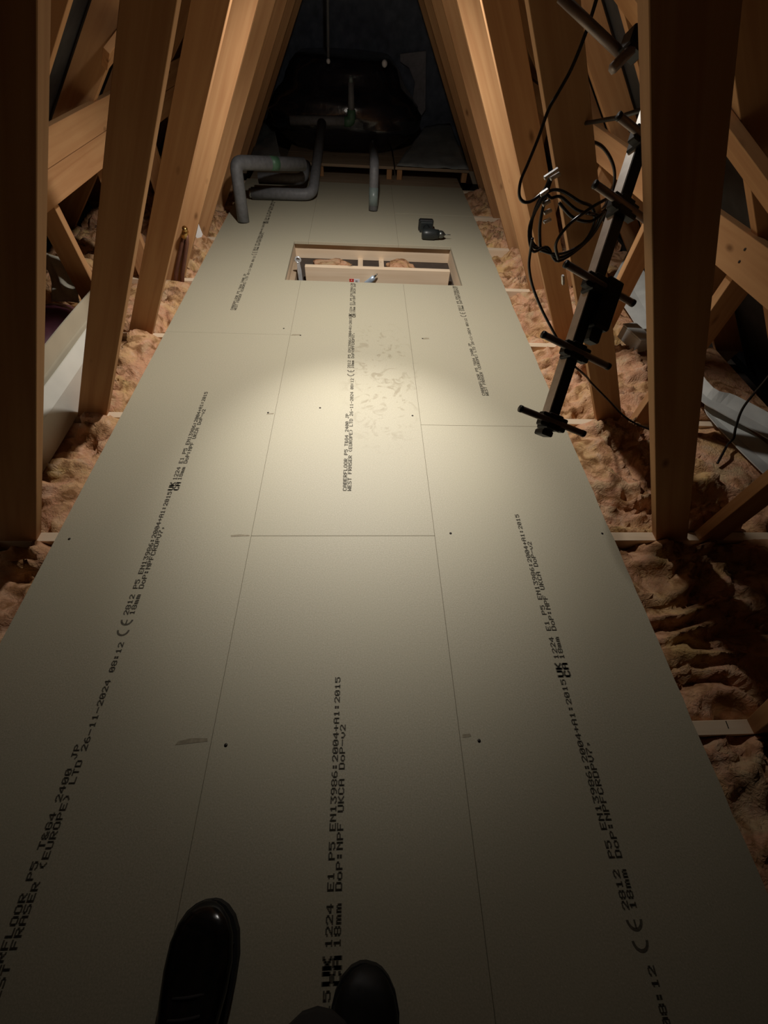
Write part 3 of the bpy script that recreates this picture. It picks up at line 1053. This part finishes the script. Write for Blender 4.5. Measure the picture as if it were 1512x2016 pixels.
strip([(1.668, 2.80, 0.14), (1.66, 2.60, 0.13), (1.59, 2.10, 0.12), (1.515, 1.50, 0.105), (1.60, 1.40, 0.10), (1.69, 1.27, 0.10), (1.74, 1.1, 0.10)],
      [(1.44, 2.45, 0.07), (1.44, 2.2, 0.07), (1.42, 1.78, 0.07), (1.455, 1.42, 0.075), (1.505, 1.32, 0.075), (1.62, 1.16, 0.075), (1.68, 1.0, 0.075)],
      'dusty white plastic strip along the eaves behind the aerial, the upper one')
strip([(1.52, 1.44, 0.052), (1.575, 1.32, 0.05), (1.64, 1.135, 0.05), (1.70, 0.95, 0.05)], [(1.48, 1.34, 0.045), (1.50, 1.2, 0.04), (1.54, 0.98, 0.04), (1.60, 0.8, 0.04)],
      'dusty white plastic strip at the eaves beside the big dark web, the lower one')
bx = thing('plastic_box', 'small pale grey plastic box lying before the white eaves strip', 'box', (1.43, 1.92, 0.03))
MB().obox((1.375, 1.90, 0.066), (0.035, 0.008, 0), (-0.015, 0.075, 0), (0, 0, 0.032)).build('body', 'dust_white', bx, bevel=0.004)
MB().obox((1.375, 1.90, 0.1015), (0.037, 0.0085, 0), (-0.0155, 0.077, 0), (0, 0, 0.003)).build('lid', 'dust_white', bx, bevel=0.001)

# ------------------------------------------------------------------ the aerial
AS = 0.833
EYE = Vector((0, 0, 1.1431))


def nearer(p):
    return EYE + (Vector(p) - EYE) * AS


bot, top = nearer((0.403, 0.674, 0.549)), nearer((0.585, 1.143, 1.000))
bd = (top - bot).normalized()
rd = Vector((0.926, 0.005, -0.377))
rd = (rd - bd * rd.dot(bd)).normalized()
pd = bd.cross(rd)                                    # away from the walkway camera side
ae = thing('television_aerial', 'loft television aerial with silver boom, its shaded face painted black, and cross rods', 'aerial', bot)
L = (top - bot).length
MB().obox((bot + top + bd * 0.05) / 2, rd * 0.0105, pd * 0.0105, bd * (L / 2 + 0.03)).build('boom', 'alu', ae, bevel=0.001)
MB().obox((bot + top + bd * 0.05) / 2 - pd * 0.0112 + rd * 0.0006, rd * 0.0107, pd * 0.0007, bd * (L / 2 + 0.0295)).build('boom_shade_face', 'black_plastic', ae)  # black plate on the near face: shade of the unlit side put into colour
rods = [(0.012, -0.088, 0.080), (0.164, -0.090, 0.086), (0.304, -0.090, 0.094), (0.460, -0.082, 0.106), (0.588, -0.078, 0.090)]
for i, (t, s0, s1) in enumerate(rods):
    t, s0, s1 = t * AS, s0 * AS, s1 * AS
    p = bot + bd * t - pd * 0.005
    q = p - pd * 0.014
    rod = MB().tube([q + rd * s0, q + rd * s1], 0.0058, 10).build('cross_rod', 'rod', ae)
    for e0 in (s0, s1):
        e = q + rd * e0
        MB().tube([e - rd * 0.001, e + rd * (0.005 if e0 > 0 else -0.005)], 0.0063, 10).build('end_plug', 'black_plastic', rod)
    cl = MB()
    cl.obox(p - pd * 0.008, rd * 0.028, pd * 0.008, bd * 0.012)
    cl.obox(p - pd * 0.003, rd * 0.015, pd * 0.015, bd * 0.014)
    cl.build('rod_clip', 'black_plastic', ae, bevel=0.002)
MB().obox(bot - bd * 0.010, rd * 0.0122, pd * 0.0122, bd * 0.005).build('boom_end_cap', 'black_plastic', ae, bevel=0.002)
pbal = bot + bd * 0.229
MB().obox(pbal + rd * 0.028 - pd * 0.010, rd * 0.018, pd * 0.017, bd * 0.043).build('connection_box', 'black_plastic', ae, bevel=0.004)
MB().obox(pbal + rd * 0.030 - pd * 0.006 - bd * 0.051, rd * 0.012, pd * 0.011, bd * 0.013).build('cable_gland', 'black_plastic', ae, bevel=0.003)
# reflector arms above
MB().tube([nearer(p) for p in ((0.400, 1.325, 1.118), (0.535, 1.255, 1.052))], 0.0075, 8).build('reflector_rod', 'rod', ae)
MB().tube([nearer(p) for p in ((0.506, 1.202, 1.035), (0.545, 1.232, 1.062), (0.594, 1.271, 1.093), (0.63, 1.30, 1.12))], 0.0085, 6).build('reflector_rod', 'rod', ae)
MB().obox(nearer((0.552, 1.245, 1.066)), rd * 0.018, pd * 0.014, bd * 0.016).build('reflector_clip', 'black_plastic', ae, bevel=0.003)
MB().tube([top + bd * 0.045, nearer((0.598, 1.24, 1.06))], 0.010, 8).build('boom_stub', 'rod', ae)
MB().obox(nearer((0.596, 1.255, 1.075)), rd * 0.020, pd * 0.015, bd * 0.017).build('reflector_clip', 'black_plastic', ae, bevel=0.003)
# thin stay to the web behind
MB().tube([nearer((0.583, 1.135, 0.993)), (0.528, 1.15, 0.972), (0.545, 1.343, 0.931)], 0.0042, 8).build('fixing_stay', 'black_plastic', ae)

# ------------------------------------------------------------------ cables
def cable(pts, r, label, mat='cable', n=8, group='black aerial cables', far=1.0):
    pts = [EYE + (Vector(p) - EYE) * far for p in pts]
    return tag(MB().tube(smooth_path(pts, n), r, 8).build('cable', mat), label, 'cable', group)


cable([(0.455, 1.27, 1.30), (0.452, 1.262, 1.20), (0.449, 1.25, 1.10), (0.440, 1.25, 1.033), (0.424, 1.25, 0.990), (0.413, 1.25, 0.963), (0.407, 1.25, 0.917), (0.398, 1.25, 0.87), (0.391, 1.25, 0.836),
       (0.397, 1.25, 0.806), (0.414, 1.25, 0.793), (0.438, 1.255, 0.797), (0.461, 1.26, 0.82), (0.468, 1.27, 0.852)], 0.0040,
      'long black cable hanging from the roof in a hook shaped loop', far=1.04)
lp = []
for turn in range(3):
    ofs = turn * 0.012
    lp += [(0.478 + ofs * 0.3, 1.285 - ofs, 0.825 - ofs), (0.459 + ofs * 0.2, 1.28 - ofs, 0.78 + ofs), (0.457 - ofs * 0.2, 1.27, 0.735), (0.472, 1.27 - ofs, 0.698 - ofs * 0.6), (0.51 + ofs * 0.4, 1.27, 0.676 + ofs * 0.4),
           (0.562, 1.26, 0.674 - ofs * 0.8), (0.612 + ofs, 1.26 + ofs, 0.703), (0.624 + ofs * 0.7, 1.265, 0.749 + ofs), (0.600, 1.262 - ofs, 0.785 - ofs), (0.555, 1.25, 0.80 - ofs * 1.5), (0.51, 1.265, 0.815 - ofs)]
cable(lp, 0.0040, 'coiled black cable hung on the dark web beside the aerial', n=6, far=1.035)
cable([(0.474, 1.27, 0.855), (0.470, 1.262, 0.80), (0.476, 1.262, 0.745), (0.492, 1.264, 0.70), (0.505, 1.268, 0.675)], 0.0045, 'short straight tail of black cable inside the coil', far=1.045)
cable([(0.461, 1.245, 0.715), (0.468, 1.25, 0.68), (0.478, 1.25, 0.640), (0.505, 1.25, 0.59), (0.548, 1.25, 0.533), (0.590, 1.25, 0.485), (0.66, 1.25, 0.41), (0.735, 1.25, 0.335), (0.80, 1.27, 0.285),
       (0.84, 1.29, 0.252), (0.876, 1.30, 0.22), (0.986, 1.30, 0.139), (1.09, 1.30, 0.063), (1.16, 1.28, 0.035), (1.26, 1.22, 0.03)], 0.0040, 'black cable running down from the coil past the aerial to the eaves')
cable([(0.655, 1.55, 0.862), (0.698, 1.55, 0.851), (0.741, 1.55, 0.822), (0.770, 1.55, 0.787), (0.778, 1.54, 0.749), (0.752, 1.50, 0.722), (0.70, 1.42, 0.73), (0.645, 1.31, 0.755), (0.60, 1.27, 0.77)], 0.0044,
      'black cable loop against the single wide board behind the aerial')
cable([(0.64, 1.30, 0.93), (0.70, 1.36, 0.905), (0.745, 1.40, 0.86), (0.75, 1.40, 0.80), (0.715, 1.36, 0.755), (0.70, 1.30, 0.765), (0.73, 1.16, 0.80), (0.70, 1.00, 0.845), (0.62, 0.86, 0.89)], 0.0042,
      'black cable passing behind the aerial boom to the big dark web')
cable([(0.56, 1.26, 0.66), (0.535, 1.255, 0.70), (0.548, 1.25, 0.745), (0.59, 1.25, 0.785), (0.64, 1.28, 0.80)], 0.0042, 'small black cable curve at the end of the coil beside the boom')
cable([(1.515, 1.30, 0.42), (1.505, 1.265, 0.294), (1.5, 1.249, 0.166), (1.498, 1.209, 0.096), (1.497, 1.18, 0.062), (1.46, 1.15, 0.055), (1.43, 1.12, 0.06), (1.38, 1.06, 0.04)], 0.0045,
      'thin dark wire hanging down beside the lower white eaves strip', group=None)
# metal strips added as the highlights on the glossy coil
glint = thing('coil_glints', 'small metal strips added as glints on the coiled cable at the dark web', 'cable tie', (0.475, 1.27, 0.75))
for p, d, ln in (((0.466, 1.262, 0.850), (0.5, 0, 0.35), 0.018), ((0.478, 1.262, 0.845), (0.5, 0, 0.3), 0.012), ((0.462, 1.262, 0.812), (0.6, 0, 0.45), 0.011), ((0.476, 1.262, 0.79), (0.5, 0, 0.3), 0.010),
                 ((0.486, 1.26, 0.772), (0.6, 0, 0.3), 0.010), ((0.492, 1.26, 0.752), (0.6, 0, 0.3), 0.010), ((0.595, 1.26, 0.605), (0.3, 0, -0.7), 0.014)):
    d = Vector(d).normalized()
    p = EYE + (Vector(p) - EYE) * 1.025
    MB().obox(p, d * ln, Vector((0, 0.006, 0)), d.cross(Vector((0, 1, 0))) * 0.0035).build('glint_strip', 'galv', glint, bevel=0.001)

# ------------------------------------------------------------------ the person who stands on the floor: boots and trousers
person = thing('person', 'person standing at the bottom edge, only black leather boots and dark trousers seen', 'person', (-0.16, -0.36, 0))


def boot(heel, toe, w, name='boot', mat='leather'):
    heel, toe = Vector(heel), Vector(toe)
    d = (toe - heel)
    ln = d.length
    d.normalize()
    n = Vector((d.y, -d.x, 0))
    # (along, half width, top height, sideways shift)
    st = [(0.0, 0.020, 0.085, 0), (0.012, 0.031, 0.105, 0), (0.05, 0.037, 0.115, 0), (0.10, 0.037, 0.112, 0), (0.14, 0.041, 0.098, 0.001), (0.18, 0.048, 0.080, 0.002), (0.215, 0.051, 0.067, 0.002),
          (0.25, 0.048, 0.060, 0.001), (0.272, 0.040, 0.054, 0.0), (0.288, 0.028, 0.045, -0.001), (0.297, 0.015, 0.034, -0.001), (0.300, 0.005, 0.027, -0.001)]
    k = ln / 0.30
    rings, sole = [], []
    for s, hw, h, sh in st:
        c = heel + d * (s * k) + n * sh
        hw *= w
        ring = []
        for i in range(20):
            a = 2 * math.pi * i / 20
            ca, sa = math.cos(a), math.sin(a)
            x = math.copysign(abs(ca) ** 0.75, ca) * hw
            zc_, hz = (h + 0.020) / 2, (h - 0.020) / 2
            ring.append(c + n * x + Vector((0, 0, zc_ + hz * math.copysign(abs(sa) ** 0.85, sa))))
        rings.append(ring)
        hs = hw + 0.004
        sole.append([c + n * (-hs), c + n * hs])
    b = MB().loft(rings).build(name, mat, person)
    sm = MB()
    sr = []
    for (l, r) in sole:
        sr.append([l + Vector((0, 0, 0.0005)), r + Vector((0, 0, 0.0005)), r + Vector((0, 0, 0.024)), l + Vector((0, 0, 0.024))])
    sm.loft(sr, smooth=False)
    sm.build('sole', 'rubber', b)
    # stitched toe-cap seam, eyelet facings and laces
    seam = []
    for i in range(9):
        a = math.pi * i / 8
        c = heel + d * ((0.235 - 0.018 * math.sin(a)) * k)
        seam.append(c + n * (math.cos(a) * 0.0485 * w) + Vector((0, 0, 0.024 + 0.0385 * math.sin(a) ** 0.8)))
    MB().tube(seam, 0.0016, 6).build('toe_cap_seam', 'rubber', b)
    for q in range(4):
        c = heel + d * ((0.118 + 0.022 * q) * k)
        zt = 0.112 - 0.011 * q
        lace = [c + n * (0.022 * w * t) + Vector((0, 0, zt + 0.002 - 0.006 * t * t)) for t in (-1, -0.5, 0, 0.5, 1)]
        MB().tube(lace, 0.0024, 6).build('lace', 'cloth', b)
    return b


boot((-0.282, -0.420, 0), (-0.300, -0.122, 0), 1.18)
boot((-0.045, -0.505, 0), (0.022, -0.222, 0), 1.16, mat='leather_dull')


def ringh(c, rx, ry, n=20, tilt=0.0):
    return [Vector((c[0] + rx * math.cos(2 * math.pi * k / n), c[1] + ry * math.sin(2 * math.pi * k / n), c[2] + tilt * math.sin(2 * math.pi * k / n))) for k in range(n)]


tb = MB()
for (hx, hy, kx, hipx) in ((-0.284, -0.372, -0.26, -0.23), (-0.050, -0.405, -0.06, -0.06)):
    fw = 0.055 if hx > -0.1 else 0.0
    tb.loft([ringh((hx - fw * 0.4, hy + fw, 0.088), 0.080, 0.097), ringh((hx - fw * 0.4, hy + fw, 0.125), 0.082, 0.100), ringh((hx - fw * 0.2, hy + fw * 0.6, 0.2), 0.074, 0.087), ringh((hx, hy - 0.01, 0.33), 0.071, 0.08), ringh((kx, hy, 0.50), 0.074, 0.078),
             ringh((hipx, -0.42, 0.72), 0.088, 0.095), ringh((hipx, -0.43, 0.86), 0.092, 0.11)])
tb.loft([ringh((-0.145, -0.43, 0.80), 0.165, 0.12), ringh((-0.145, -0.43, 0.90), 0.18, 0.125), ringh((-0.145, -0.43, 1.0), 0.17, 0.115)])
tb.build('trousers', 'cloth', person)
